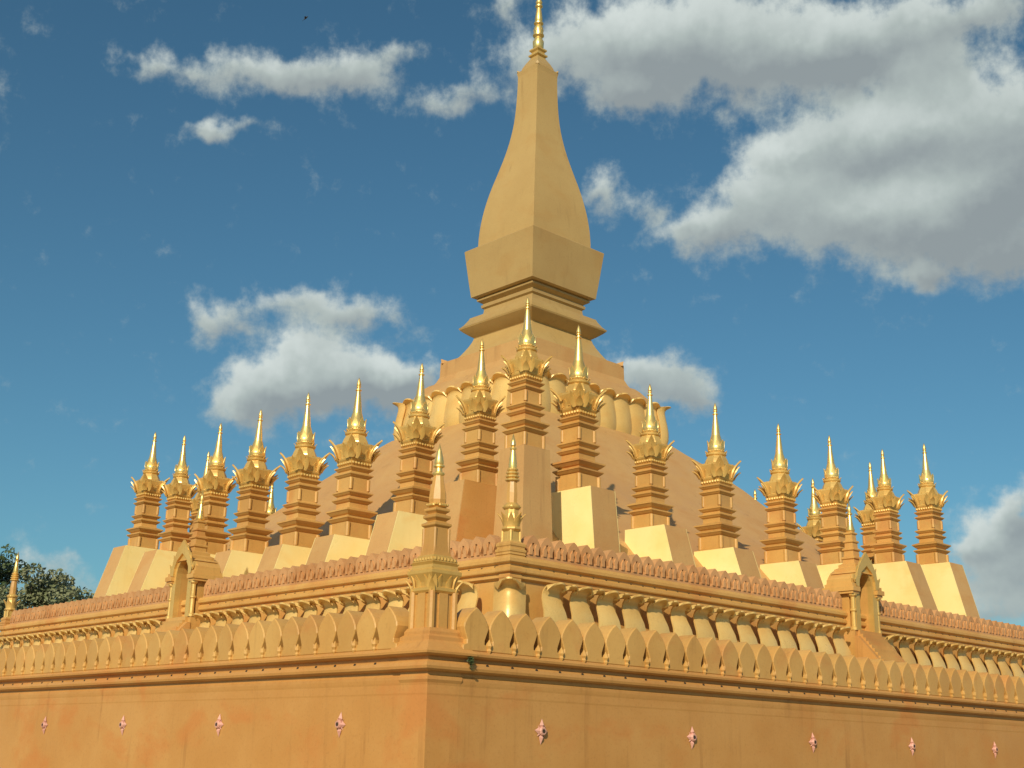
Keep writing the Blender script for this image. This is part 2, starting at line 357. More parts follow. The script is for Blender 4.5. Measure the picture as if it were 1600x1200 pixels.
# ------------------------------------------------------------------ ornament meshes
def leaf(w, h, curl, thick=0.02, nu=4, nv=5, cup=0.25):
    # upright pointed leaf, base at the origin, facing -Y and curling outwards (-Y) at its tip
    def fn(u, v):
        s = 2 * u - 1
        hw = w * (0.55 + 0.9 * v - 1.45 * v * v) if v < 0.62 else w * 0.552 * max(0.0, (1 - v) / 0.38) ** 0.8
        hw = max(hw, 0.0015)
        return (s * hw, -curl * v * v + cup * hw * s * s, h * v)
    return MB().grid(fn, nu, nv, thick)
def ring_of(mb_leaf, n, r, z, a0=0.0, square=False):
    out = MB()
    for k in range(n):
        a = a0 + 2 * math.pi * k / n
        m = Matrix.Translation((r * math.cos(a), r * math.sin(a), z)) @ Matrix.Rotation(a + math.pi / 2, 4, 'Z')
        out.join(mb_leaf.moved(m))
    return out
def beads(n_side, hw, z, r):
    out = MB()
    for k in range(4):
        rot = Matrix.Rotation(k * math.pi / 2, 4, 'Z')
        for i in range(n_side):
            x = -hw + 2 * hw * (i + 0.5) / n_side
            out.join(MB().lathe([(0, z - r), (r * 0.8, z - r * 0.5), (r * 0.8, z + r * 0.5), (0, z + r)], 6, cx=x, cy=-hw).moved(rot))
    return out
def rolls(mb, hw, z0, z1, r, n=8):
    for sx_ in (-1, 1):
        for sy_ in (-1, 1):
            mb.lathe([(r, z0), (r, z1)], n, cx=sx_ * (hw - r * 0.35), cy=sy_ * (hw - r * 0.35))
    return mb

# ------------------------------------------------------------------ small stupas
H0 = 8.05
SP = []   # (name, mesh, material, parent index or None)
def sp(name, mb, mat, smooth=None, parent=None):
    SP.append((name, mb.mesh('small_stupa_' + name, smooth), mat, parent)); return len(SP) - 1
b_ = MB().lathe([(0.80, -0.02), (0.80, 0.05), (0.755, 0.08), (0.725, 0.72)]); rolls(b_, 0.74, 0.06, 0.70, 0.12); b_.lathe([(0.22, 0.0), (0.22, 0.1)])
sp('base_shaft', b_, 'trim', 50)
sp('cornice', MB().lathe([(0.68, 0.69), (0.70, 0.75), (0.76, 0.78), (0.88, 0.895), (0.90, 0.90), (0.90, 0.955), (0.78, 1.0), (0.68, 1.03)]), 'trim')
sp('cornice', MB().lathe([(0.68, 1.0), (0.70, 1.07), (0.78, 1.11), (0.93, 1.25), (0.955, 1.255), (0.955, 1.33), (0.82, 1.38), (0.60, 1.46)]), 'trim')
sp('neck', MB().lathe([(0.60, 1.42), (0.585, 1.50), (0.58, 1.68)]), 'trim')
for z in (1.62, 1.96):
    sp('cornice', MB().lathe([(0.57, z), (0.58, z + 0.07), (0.66, z + 0.11), (0.745, z + 0.20), (0.765, z + 0.205), (0.765, z + 0.26), (0.64, z + 0.30), (0.56, z + 0.36)]), 'trim')
b_ = MB().lathe([(0.60, 2.28), (0.585, 2.36), (0.58, 2.92)]); rolls(b_, 0.585, 2.34, 2.88, 0.10)
sp('block', b_, 'trim', 50)
for z in (2.86, 3.18):
    sp('cornice', MB().lathe([(0.55, z), (0.56, z + 0.06), (0.63, z + 0.10), (0.715, z + 0.185), (0.735, z + 0.19), (0.735, z + 0.245), (0.62, z + 0.285), (0.54, z + 0.34)]), 'trim')
cr_ = MB().lathe([(0.56, 3.48), (0.60, 3.52), (0.62, 3.70), (0.68, 3.78), (0.70, 3.86), (0.66, 3.92), (0.72, 4.1), (0.83, 4.50), (0.80, 4.60), (0.56, 4.66)])
ci = sp('crown', cr_, 'orn')
SP.append(('dentil_band', beads(7, 0.635, 3.62, 0.085).mesh('dentil_band'), 'orn', ci))
lf = leaf(0.30, 0.66, 0.17, 0.05); lf2 = leaf(0.22, 0.44, 0.15, 0.05)
side_leaves = []
lm = lf.mesh('crown_leaf', 40); lm2 = lf2.mesh('crown_leaf_low', 40)
for k in range(4):
    for x, me_, z, tilt in ((0.0, lm, 3.98, 0.0), (-0.42, lm, 3.95, 0.0), (0.42, lm, 3.95, 0.0), (-0.22, lm2, 3.86, 0.0), (0.22, lm2, 3.86, 0.0)):
        side_leaves.append((me_, k, x, z))
wing = MB()
wing.join(leaf(0.34, 0.95, 0.34, 0.08).moved(Matrix.Rotation(R(10), 4, 'X')))
for s_ in (-1, 1):
    wing.join(leaf(0.22, 0.66, 0.20, 0.05).moved(Matrix.Translation((s_ * 0.14, -0.03, -0.05)) @ Matrix.Rotation(s_ * R(22), 4, 'Y') @ Matrix.Rotation(R(10), 4, 'X')))
wing.join(leaf(0.22, 0.44, 0.18, 0.05).moved(Matrix.Translation((0, -0.14, -0.05)) @ Matrix.Rotation(R(20), 4, 'X')))
wing_me = wing.mesh('corner_leaf', 40)
sp('dome', MB().lathe([(0.66, 4.58), (0.64, 4.72), (0.59, 4.86), (0.52, 5.0), (0.48, 5.08)], 8), 'orn')
sp('collar', MB().lathe([(0.44, 5.02), (0.52, 5.06), (0.58, 5.12), (0.59, 5.18), (0.52, 5.23), (0.46, 5.27), (0.50, 5.32), (0.46, 5.38)], 16).join(ring_of(leaf(0.16, 0.26, 0.12, 0.03, 2, 3), 10, 0.54, 5.08)), 'orn', 35)
bu = MB().lathe([(0.42, 5.30), (0.48, 5.42), (0.485, 5.56), (0.43, 5.74), (0.35, 5.94), (0.29, 6.12), (0.26, 6.22)], 16)
bu.join(ring_of(leaf(0.24, 0.60, 0.06, 0.05, 2, 4, 0.1), 8, 0.46, 5.34)); 
sp('lotus_bulb', bu, 'gilt', 35)
sp('cone', MB().lathe([(0.25, 6.14), (0.235, 6.3), (0.19, 6.7), (0.14, 7.1), (0.09, 7.44)], 16), 'gilt', 35)
sp('ring', MB().lathe([(0.08, 7.34), (0.165, 7.39), (0.165, 7.43), (0.08, 7.47), (0.075, 7.53), (0.13, 7.57), (0.13, 7.60), (0.08, 7.64)], 12), 'gilt', 50)
sp('tip', MB().lathe([(0.075, 7.60), (0.12, 7.68), (0.10, 7.80), (0.05, 7.95), (0.0, 8.07)], 12), 'gilt', 35)

def small_stupa(label, cx, cy, tip, zped, outx, outy, slope, corner=None, hwx=0.82, pmat='panel'):
    """outx/outy: outward directions (-1/0/1); pedestal widens outwards by slope per metre."""
    root = thing('small_stupa', label, 'stupa', (cx, cy, Z2), 0, 'small stupas around the great stupa')
    h = zped - Z2; k = (tip - zped) / H0
    wv = random.uniform(0.895, 0.935)
    tilt = (R(random.uniform(-0.7, 0.7)), R(random.uniform(-0.7, 0.7)), R(random.uniform(-1.5, 1.5)))
    # pedestal footprint, local coordinates
    def foot(z):
        d = (h - z)
        fl = slope * d; side = 0.012 * d
        if corner == 'front':
            x0, x1, y0, y1 = -0.85, 0.78, -0.85, 0.78
            return x0 - fl, x1 + 0.2 * fl, y0 - fl, y1 + 0.2 * fl
        x0, x1 = (-hwx - side, hwx + side) if not outx else ((-1.60 - fl, 0.95) if outx < 0 else (-0.95, 1.60 + fl))
        y0, y1 = (-hwx - side, hwx + side) if not outy else ((-1.60 - fl, 0.95) if outy < 0 else (-0.95, 1.60 + fl))
        return x0, x1, y0, y1
    def ring(z, e=0.0):
        x0, x1, y0, y1 = foot(z); return [(x0 - e, y0 - e, z), (x1 + e, y0 - e, z), (x1 + e, y1 + e, z), (x0 - e, y1 + e, z)]
    part('pedestal', MB().hexa(ring(0.0), ring(h)), 'mound', root)
    a, b2 = ring(0.0), ring(h - 0.0)
    if corner != 'front':
        # gilded flanks: every side that does not face outwards
        for fi, (i, j, nx, ny) in enumerate(((0, 1, 0, -1), (1, 2, 1, 0), (2, 3, 0, 1), (3, 0, -1, 0))):
            if (nx and nx == outx) or (ny and ny == outy): continue
            if (nx and nx == -outx) or (ny and ny == -outy):
                if corner is None: continue
            P = [Vector(a[i]), Vector(a[j]), Vector(b2[j]), Vector(b2[i])]
            n_ = Vector((nx, ny, 0)) * 0.03
            back = Vector((nx, ny, 0)) * -0.02
            mb = MB().add([p + back for p in P] + [p + n_ for p in P], [(3, 2, 1, 0), (4, 5, 6, 7), (0, 1, 5, 4), (1, 2, 6, 5), (2, 3, 7, 6), (3, 0, 4, 7)])
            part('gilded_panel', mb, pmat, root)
    made = []
    for name, me, mat, par in SP:
        if par is None: made.append(place(name, me, mat, root, (0, 0, h), scale=(k * wv, k * wv, k), rot=tilt))
        else: made.append(place(name, me, mat, made[par]))
    crown = made[ci]
    for me_, q, x, z in side_leaves:
        rot = q * math.pi / 2
        p = Matrix.Rotation(rot, 4, 'Z') @ Vector((x, -0.70, z))
        place('leaf', me_, 'orn', crown, p, rot, scale=(1.08, 0.85, 0.98))
    for q in range(4):
        a_ = math.pi / 4 + q * math.pi / 2
        place('corner_leaf', wing_me, 'orn', crown, (0.88 * math.cos(a_), 0.88 * math.sin(a_), 3.88), a_ + math.pi / 2, scale=(1.2, 1.12, 1.12))
    return root
ORD = ['first', 'second', 'third', 'fourth', 'fifth', 'sixth', 'seventh', 'eighth']
SX, SY = 18.395, 18.239
small_stupa('tall gilt topped stupa on a plain pier at the front corner, foremost of the ring', -18.128, -18.506, 22.56, 15.05, -1, -1, 0.05, 'front')
Ls = [(-15.70, 20.99, 13.67, 0.14), (-10.91, 20.80, 12.80, 0.27), (-5.72, 21.07, 12.22, 0.33), (-1.03, 21.15, 12.2, 0.33), (4.16, 21.09, 12.4, 0.33), (8.68, 21.05, 12.75, 0.33), (12.95, 20.99, 13.3, 0.33)]
for i, (y, t, zp, sl) in enumerate(Ls):
    small_stupa('%s small stupa along the left row counted from the front corner stupa' % ORD[i], -SX, y, t, zp, -1, 0, sl, pmat='panel' if i else 'wall')  # first one's flank panels take darker wall ochre: corner pedestal's shade painted in
small_stupa('small stupa at the far left corner, last of the left row before open sky', -SX, 17.25, 21.93, 14.0, -1, 0, 0.30)
Rs = [(-14.31, 22.19, 13.70, 0.10), (-9.07, 20.26, 12.62, 0.28), (-3.60, 20.41, 12.2, 0.33), (2.22, 20.40, 12.2, 0.33), (7.70, 20.71, 12.78, 0.33), (13.6, 20.95, 13.54, 0.33)]
for i, (x, t, zp, sl) in enumerate(Rs):
    small_stupa('%s small stupa along the right row counted from the front corner stupa' % ORD[i], x, -SY, t, zp, 0, -1, sl)
small_stupa('small stupa at the far right corner, last of the right row before the clouds', 18.95, -SY, 22.3, 14.1, 0, -1, 0.26)
small_stupa('back row stupa whose tip shows left of the sixth stupa of the left row', -13.78, 18.24, 21.6, 13.5, 0, 1, 0.33)
small_stupa('back row stupa whose gilt tip shows between the fourth and fifth left row stupas', -8.41, 18.24, 20.47, 12.6, 0, 1, 0.33)
small_stupa('back row stupa whose gilt top shows left of the fifth stupa of the right row', 18.40, -9.88, 21.01, 12.8, 1, 0, 0.33)
small_stupa('back row stupa partly hidden behind the sixth stupa of the right row', 18.40, -14.47, 21.52, 13.5, 1, 0, 0.33)
small_stupa('back row stupa with only its needle tip showing left of the fourth right row stupa', 18.40, -4.85, 20.91, 12.3, 1, 0, 0.33)

# ------------------------------------------------------------------ great stupa
gs = thing('great_stupa', 'towering gold great stupa with tan mound, lotus petals and bottle shaped spire', 'stupa', (0, 0, Z2))
def zz(p): return [(w, z - Z2) for w, z in p]
MOUND = [(20.0, 8.75), (18.6, 10.6), (17.3, 12.0), (15.8, 13.4), (14.4, 14.6), (13.2, 15.6), (12.2, 16.5), (11.1, 17.55), (10.0, 18.75), (9.05, 19.65), (8.1, 20.5), (7.3, 21.15), (6.85, 21.55), (6.6, 21.75), (6.0, 21.80)]
part('mound', MB().lathe(zz(MOUND)), 'mound', gs, smooth=25)
part('petal_core', MB().lathe(zz([(5.9, 21.7), (5.88, 23.2), (5.8, 24.2), (5.3, 25.0), (5.1, 25.3)])), 'mound', gs)
tier = MB().lathe(zz([(5.75, 24.45), (5.55, 24.95), (5.18, 25.42), (4.95, 25.62), (4.72, 25.72), (4.62, 25.85), (4.44, 26.25), (4.42, 27.28), (4.0, 27.40), (3.72, 27.52)]))
ti = part('tier', tier, 'mound', gs)
for q in range(4):
    a_ = math.pi / 4 + q * math.pi / 2
    hb = MB().hexa([(-0.28, -0.10, 0), (0.28, -0.10, 0), (0.10, 0.75, 0.02), (-0.10, 0.75, 0.02)], [(-0.06, -0.16, 0.38), (0.06, -0.16, 0.38), (0.03, 0.70, 0.10), (-0.03, 0.70, 0.10)])
    horn_me = hb.mesh('corner_horn') if q == 0 else horn_me
    part('corner_horn', hb, 'mound', ti, loc=(4.30 * 1.4142 * math.cos(a_), 4.30 * 1.4142 * math.sin(a_), 27.2 - Z2), rz=a_ + math.pi / 2)
part('dome', MB().lathe(zz([(3.78, 27.44), (3.70, 27.55), (3.50, 27.80), (3.28, 28.15), (3.08, 28.50), (2.92, 28.85), (2.86, 29.06)])), 'spire', gs, smooth=25)
part('eave_slab', MB().lathe(zz([(2.78, 29.0), (2.86, 29.12), (3.10, 29.28), (3.40, 29.52), (3.58, 29.70), (3.62, 29.80), (3.55, 29.84), (3.38, 30.02), (3.14, 30.40), (3.08, 30.56), (2.86, 30.62), (2.60, 30.78)])), 'spire', gs, smooth=20)
part('neck', MB().lathe(zz([(2.48, 30.7), (2.42, 31.0), (2.40, 31.22), (2.54, 31.32), (2.56, 31.50), (2.46, 31.54), (2.46, 31.62), (2.76, 31.80), (2.78, 31.90), (2.70, 31.92), (2.70, 32.04)])), 'spire', gs)
part('throne_block', MB().lathe(zz([(2.90, 32.0), (3.06, 32.08), (3.20, 33.2), (3.36, 34.6), (3.46, 35.46), (3.42, 35.52), (2.86, 35.74)])), 'spire', gs)
def chaik(p, n=2):
    for _ in range(n):
        q = [p[0]]
        for a, b in zip(p, p[1:]): q += [(a[0] * .75 + b[0] * .25, a[1] * .75 + b[1] * .25), (a[0] * .25 + b[0] * .75, a[1] * .25 + b[1] * .75)]
        p = q + [p[-1]]
    return p
bulb = chaik([(2.80, 35.6), (2.78, 36.6), (2.70, 37.6), (2.54, 38.8), (2.26, 40.2), (1.90, 41.6), (1.56, 43.0), (1.30, 44.4), (1.13, 45.8), (1.05, 47.4), (1.02, 48.6), (1.02, 49.3)]) + [(1.08, 49.66), (1.02, 49.72)]
bulb_o = part('bulb', MB().lathe(zz(bulb)), 'spire', gs, smooth=25)
for q in range(4):
    a_ = math.pi / 4 + q * math.pi / 2
    place('corner_horn', horn_me, 'spire', bulb_o, (1.02 * 1.4142 * math.cos(a_), 1.02 * 1.4142 * math.sin(a_), 49.66 - Z2), a_ + math.pi / 2, scale=0.5)
cap = part('cap', MB().lathe(zz([(0.86, 49.6), (0.86, 49.80), (0.80, 50.05), (0.64, 50.40), (0.46, 50.72), (0.36, 50.92)])), 'spire', gs)
fin = MB().lathe(zz([(0.30, 50.85), (0.50, 51.0), (0.50, 51.12), (0.34, 51.24), (0.34, 51.34), (0.46, 51.46), (0.46, 51.58), (0.30, 51.70)]))
part('finial_base', fin, 'orn', gs)
part('finial', MB().lathe(zz([(0.28, 51.6), (0.40, 51.8), (0.42, 52.2), (0.30, 52.5), (0.26, 52.6), (0.42, 52.75), (0.42, 52.85), (0.30, 52.95), (0.36, 53.15), (0.34, 53.45), (0.24, 53.62), (0.36, 53.75), (0.36, 53.85), (0.24, 53.95), (0.30, 54.15), (0.22, 54.7), (0.17, 55.1), (0.28, 55.22), (0.28, 55.32), (0.16, 55.42), (0.25, 55.55), (0.25, 55.65), (0.15, 55.75), (0.22, 55.95), (0.22, 56.1), (0.12, 56.3), (0.10, 57.2), (0.16, 57.3), (0.10, 57.5), (0.0, 58.8)]), 16).join(
     ring_of(leaf(0.20, 0.62, 0.06, 0.03, 2, 4), 8, 0.35, 51.75 - Z2)).join(ring_of(leaf(0.18, 0.6, 0.05, 0.03, 2, 4), 8, 0.34, 52.7 - Z2)), 'gilt', gs, smooth=35)

def petal(prof, hw_bot, hw_top, hw_lip, bulge, lip_drop, nu=8, thick=0.07):
    # prof: list of (offset outwards, z) from foot to lip; returns a thick petal facing -Y
    n = len(prof) - 1
    def fn(u, v):
        s = 2 * u - 1
        x = v * n; i = min(int(x), n - 1); f = x - i
        o = prof[i][0] * (1 - f) + prof[i + 1][0] * f; z = prof[i][1] * (1 - f) + prof[i + 1][1] * f
        t = v
        hw = hw_bot + (hw_top - hw_bot) * min(t / 0.7, 1.0)
        e = max(0.0, (t - 0.78) / 0.22)
        hw = hw + (hw_lip - hw) * e
        # round outline at the lip: the sides fall back and down
        o2 = o - bulge * s * s * (1 - 0.3 * e) - e * lip_drop[0] * abs(s) ** 2.2
        z2 = z - e * lip_drop[1] * abs(s) ** 2.5
        return (s * hw, -o2, z2)
    return MB().grid(fn, nu, n, thick)
bigp = chaik([(0.60, 0.0), (0.70, 0.5), (0.64, 1.2), (0.50, 1.9), (0.45, 2.25), (0.54, 2.45), (0.86, 2.62)], 1)
big = petal(bigp, 0.76, 0.75, 0.74, 0.13, (0.42, 0.36), thick=0.10).mesh('lotus_petal', 40)
bigb = petal([(o * 0.55, z * 0.985) for o, z in bigp], 0.5, 0.5, 0.5, 0.15, (0.2, 0.10), nu=4).mesh('back_petal', 40)
bigc = petal([(o * 1.08, z * 1.0) for o, z in bigp], 0.62, 0.60, 0.62, 0.55, (0.62, 0.12)).mesh('corner_petal', 40)
NB = 8; span = 5.95
for q in range(4):
    rot = q * math.pi / 2; rm = Matrix.Rotation(rot, 4, 'Z')
    for i in range(NB):
        x = -span + 2 * span * (i + 0.5) / NB
        place('lotus_petal', big, 'petal', gs, rm @ Vector((x, -5.85, 21.74 - Z2)), rot)
        if i: place('back_petal', bigb, 'petal', gs, rm @ Vector((x - span / NB, -5.60, 21.74 - Z2)), rot)
    a_ = math.pi / 4 + rot
    place('corner_petal', bigc, 'petal', gs, Vector((6.02 * 1.4142 * math.cos(a_), 6.02 * 1.4142 * math.sin(a_), 21.74 - Z2)), a_ + math.pi / 2)
def vent(x, y, z, nrm):
    v_ = Vector(nrm); p = Vector((x, y, z - Z2))
    part('vent_hole', MB().tube([p - v_ * 0.15, p + v_ * 0.04], [0.13, 0.13], 8), 'hole', gs)

for v_ in ((-11.6, -15.05, 14.05), (-11.0, -16.0, 13.2), (-9.9, 11.05, 17.6)):
    vent(v_[0], v_[1], v_[2], (0, -0.64, 0.77) if v_[1] < 0 else (-0.7, 0, 0.7))

# ------------------------------------------------------------------ upper walls
W2 = [(0.0, Z1), (0.0, 8.06), (0.10, 8.10), (0.16, 8.14), (0.16, 8.22), (0.10, 8.26), (0.10, 8.30), (0.24, 8.34), (0.26, 8.38), (0.26, 8.50), (0.20, 8.56), (0.16, 8.58), (0.16, 8.64), (0.26, 8.68), (0.30, 8.72), (0.30, 8.84), (0.26, 8.90), (0.22, 8.97), (-0.45, 8.97), (-0.45, Z1)]
PITCH2 = 0.757
def keyhole_merlon():
    out = merlon_outline(PITCH2 / 2 - 0.003, 8.97, 9.09, 9.46, 9.88, 0.365, 0.245)
    n = len(out)
    inner = []
    for i in range(n):
        x, z = out[i]; a = math.atan2(z - 9.40, x)
        inner.append((max(-0.055, min(0.055, 0.2 * math.cos(a))), 9.40 + max(-0.17, min(0.17, 0.2 * math.sin(a)))))
    mb = MB(); vs = [(x, -0.20, z) for x, z in out] + [(x, -0.20, z) for x, z in inner] + [(x, 0.28, z) for x, z in out] + [(x, 0.10, z) for x, z in inner]
    fs = []
    for i in range(n):
        j = (i + 1) % n
        fs.append((i, j, j + n, i + n)); fs.append((i, i + 2 * n, j + 2 * n, j)); fs.append((i + n, j + n, j + 3 * n, i + 3 * n))
    fs.append(tuple(reversed(range(2 * n, 3 * n)))); fs.append(tuple(range(3 * n, 4 * n)))
    return mb.add(vs, fs)
mer2 = keyhole_merlon().mesh('merlon')
trefoil = MB()
for s_ in (-1, 1):
    trefoil.slab([(s_ * 0.17 - 0.075, 9.10), (s_ * 0.17 + 0.075, 9.10), (s_ * 0.15 + 0.09, 9.36), (s_ * 0.13, 9.52), (s_ * 0.15 - 0.09, 9.36)], -0.255, -0.19)
tref_me = trefoil.mesh('relief')
pp = chaik([(0.86, 5.6), (0.90, 6.3), (0.86, 6.85), (0.70, 7.22), (0.58, 7.50), (0.60, 7.76), (0.88, 7.93), (1.15, 7.97)], 1)
pet = petal(pp, 0.74, 0.42, 0.43, 0.05, (0.40, 0.24), thick=0.07).mesh('lotus_petal', 40)
petb = petal([(o * 0.22 + 0.02 + (0.84 if z > 7.92 else 0.22 if z > 7.7 else 0), z) for o, z in pp], 0.34, 0.34, 0.41, 0.05, (0.38, 0.22), nu=6, thick=0.07).mesh('back_petal', 40)
petc = petal([(o * 1.0, z + 0.06) for o, z in pp], 0.62, 0.62, 0.40, 0.58, (0.30, 0.30), thick=0.07).mesh('corner_petal', 40)
PP = 1.53
def upper_wall(label, loc, rz, mir):
    w = thing('upper_wall', label, 'wall', loc, rz)
    s = -1 if mir else 1
    part('wall_body', MB().sweep(W2, -B, B, 1, 1), 'trim', w)
    xs = [s * (-22.97 + PITCH2 * i) for i in range(61)]; xs = [x for x in xs if abs(x) > 1.62]
    for x in xs:
        m = place('merlon', mer2, 'pink', w, (x, random.uniform(-0.008, 0.008), 0)); place('relief', tref_me, 'pink', m)
    part('weep_hole', holes([x + PITCH2 / 2 for x in xs], 0.20, 8.55, 0.04), 'hole', w, kind='stuff')
    ps = [s * (-22.30 + PP * i) for i in range(30)]
    for x in ps:
        if abs(x) > 1.95: place('lotus_petal', pet, 'petal', w, (x, 0, 0))
        if abs(x + s * PP / 2) > 1.75: place('back_petal', petb, 'petal', w, (x + s * PP / 2, 0, 0))
    return w
upper_wall('upper wall with pink keyhole merlons above lotus petals, right of the front corner', (0, -B, 0), 0, False)
upper_wall('upper wall with pink keyhole merlons above lotus petals, left of the front corner', (-B, 0, 0), -math.pi / 2, True)

# ------------------------------------------------------------------ upper corner posts with finials
def upper_post(label, x, y, dx, dy):
    t = thing('corner_post', label, 'finial', (x, y, Z1), 0, 'corner posts of the upper wall')
    z = lambda p: [(w, q - Z1) for w, q in p]
    prof = [(max(0.30, o + 0.165), q) for o, q in W2 if o >= 0 and q > Z1]
    part('post', MB().lathe(z([(0.30, Z1)] + prof + [(0.42, 9.0), (0.40, 9.08), (0.43, 9.12), (0.43, 9.20), (0.38, 9.24), (0.38, 9.30), (0.41, 9.34), (0.41, 9.42), (0.34, 9.50)])), 'trim', t)
    part('shaft', rolls(MB().lathe(z([(0.30, 9.48), (0.26, 9.60), (0.25, 9.95)])), 0.26, 9.5 - Z1, 9.95 - Z1, 0.05), 'orn', t)
    c = part('crown', MB().lathe(z([(0.27, 9.92), (0.36, 10.0), (0.36, 10.06), (0.29, 10.12), (0.33, 10.3), (0.29, 10.42), (0.26, 10.6), (0.26, 10.85)]), 8), 'orn', t)
    for q in range(8):
        a = q * math.pi / 4; me = corner_leaf_me
        place('leaf', me, 'orn', c, (0.32 * math.cos(a), 0.32 * math.sin(a), 10.02 - Z1), a + math.pi / 2)
    part('collar', MB().lathe(z([(0.24, 10.74), (0.34, 10.82), (0.36, 10.88), (0.34, 10.94), (0.25, 11.0), (0.22, 11.04)]), 12).join(beads(3, 0.27, 10.90 - Z1, 0.05)), 'orn', t, smooth=40)
    part('octagon', MB().lathe(z([(0.20, 11.0), (0.20, 11.45), (0.18, 11.75), (0.165, 11.92)]), 8), 'trim', t)
    part('rings', MB().lathe(z([(0.20, 11.88), (0.28, 11.93), (0.28, 11.98), (0.20, 12.02), (0.27, 12.07), (0.27, 12.12), (0.19, 12.16), (0.25, 12.21), (0.25, 12.26), (0.17, 12.30), (0.22, 12.35), (0.22, 12.40), (0.15, 12.44)]), 12), 'orn', t)
    part('cone', MB().lathe(z([(0.15, 12.40), (0.17, 12.55), (0.13, 12.9), (0.09, 13.15), (0.13, 13.2), (0.13, 13.24), (0.07, 13.3), (0.11, 13.36), (0.09, 13.5), (0.0, 13.85)]), 12), 'gilt', t, smooth=40)
    a = math.atan2(dy, dx)
    place('corner_petal', petc, 'petal', t, (-0.05 * dx, -0.05 * dy, -Z1 - 0.05), a + math.pi / 2)
    return t
corner_leaf_me = leaf(0.20, 0.60, 0.24, 0.04).mesh('post_leaf', 40)
upper_post('slender corner post with leaf crown at the front corner of the upper wall', -B + 0.135, -B + 0.135, -1, -1)
upper_post('distant corner post at the far left end of the upper wall by trees', -B + 0.135, B - 0.135, -1, 1)
upper_post('corner post with thin spire at the far right end of the upper wall', B - 0.135, -B + 0.135, 1, -1)

# ------------------------------------------------------------------ lower corner turret
def turret(label, x, y):
    t = thing('corner_turret', label, 'turret', (x, y, 0), 0)
    H = 0.56
    prof = [(o + H + (0.02 if q > 3.45 else -0.01), q) for o, q in W1 if o >= 0]
    part('pier', MB().lathe(prof[:-1] + [(H + 0.22, 4.32), (H + 0.12, 4.46), (H + 0.06, 4.52), (H + 0.06, 4.62), (H - 0.02, 4.68), (H - 0.02, 4.76), (H - 0.08, 4.86)]), 'wall', t)
    sh = MB().lathe([(0.38, 4.82), (0.38, 5.86)])
    rolls(sh, 0.43, 4.82, 5.84, 0.09, 8)
    for q in range(4): sh.join(MB().box(-0.15, 0.15, -0.43, -0.33, 4.86, 5.80).moved(Matrix.Rotation(q * math.pi / 2, 4, 'Z')))
    part('shaft', sh, 'trim', t)
    c = part('capital', MB().lathe([(0.42, 5.80), (0.47, 5.86), (0.47, 5.94), (0.40, 5.98), (0.42, 6.10), (0.50, 6.26), (0.53, 6.32), (0.53, 6.40), (0.46, 6.46), (0.44, 6.56), (0.48, 6.62)]), 'orn', t)
    for q in range(4):
        a = q * math.pi / 2 + math.pi / 4
        place('corner_leaf', turret_leaf, 'orn', c, (0.58 * math.cos(a), 0.58 * math.sin(a), 5.86), a + math.pi / 2)
        for dx_ in (-0.18, 0.18):
            pl = Matrix.Rotation(q * math.pi / 2, 4, 'Z') @ Vector((dx_, -0.43, 5.90))
            place('leaf', turret_leaf_s, 'orn', c, pl, q * math.pi / 2)
    part('bead_collar', MB().lathe([(0.40, 6.60), (0.44, 6.64), (0.44, 6.70), (0.36, 6.76), (0.33, 6.84)]).join(beads(7, 0.41, 6.72, 0.065)), 'orn', t)
    part('block', rolls(MB().lathe([(0.31, 6.80), (0.285, 6.95), (0.245, 7.62)]), 0.26, 6.85, 7.60, 0.045), 'trim', t)
    for z, w in ((7.58, 0.27), (7.80, 0.245), (8.0, 0.225)):
        part('cornice', MB().lathe([(w - 0.08, z), (w - 0.03, z + 0.05), (w + 0.02, z + 0.09), (w + 0.03, z + 0.11), (w + 0.03, z + 0.16), (w - 0.05, z + 0.20), (w - 0.09, z + 0.24)]), 'trim', t)
    part('collar', MB().lathe([(0.20, 8.20), (0.26, 8.24), (0.26, 8.28), (0.20, 8.33)], 8).join(beads(5, 0.22, 8.28, 0.04)), 'orn', t)
    part('bell', MB().lathe([(0.21, 8.28), (0.235, 8.42), (0.22, 8.62), (0.17, 8.86), (0.135, 9.08), (0.12, 9.14)], 8), 'trim', t)
    part('ring', MB().lathe([(0.13, 9.10), (0.17, 9.15), (0.17, 9.19), (0.10, 9.23), (0.09, 9.33), (0.16, 9.37), (0.16, 9.41), (0.11, 9.44)], 14), 'gilt', t, smooth=45)
    part('cone', MB().lathe([(0.11, 9.42), (0.135, 9.48), (0.11, 9.64), (0.06, 9.84), (0.0, 10.06)], 14), 'gilt', t, smooth=45)
turret_leaf = leaf(0.20, 0.60, 0.16, 0.05).join(leaf(0.13, 0.36, 0.18, 0.04).moved(Matrix.Translation((0, -0.06, -0.06)))).mesh('turret_corner_leaf', 40)
turret_leaf_s = leaf(0.17, 0.38, 0.10, 0.04).mesh('turret_leaf', 40)
turret('ochre corner turret with leaf capital and pale gold spike, nearest the camera', -A1 + 0.545, -A2 + 0.545)

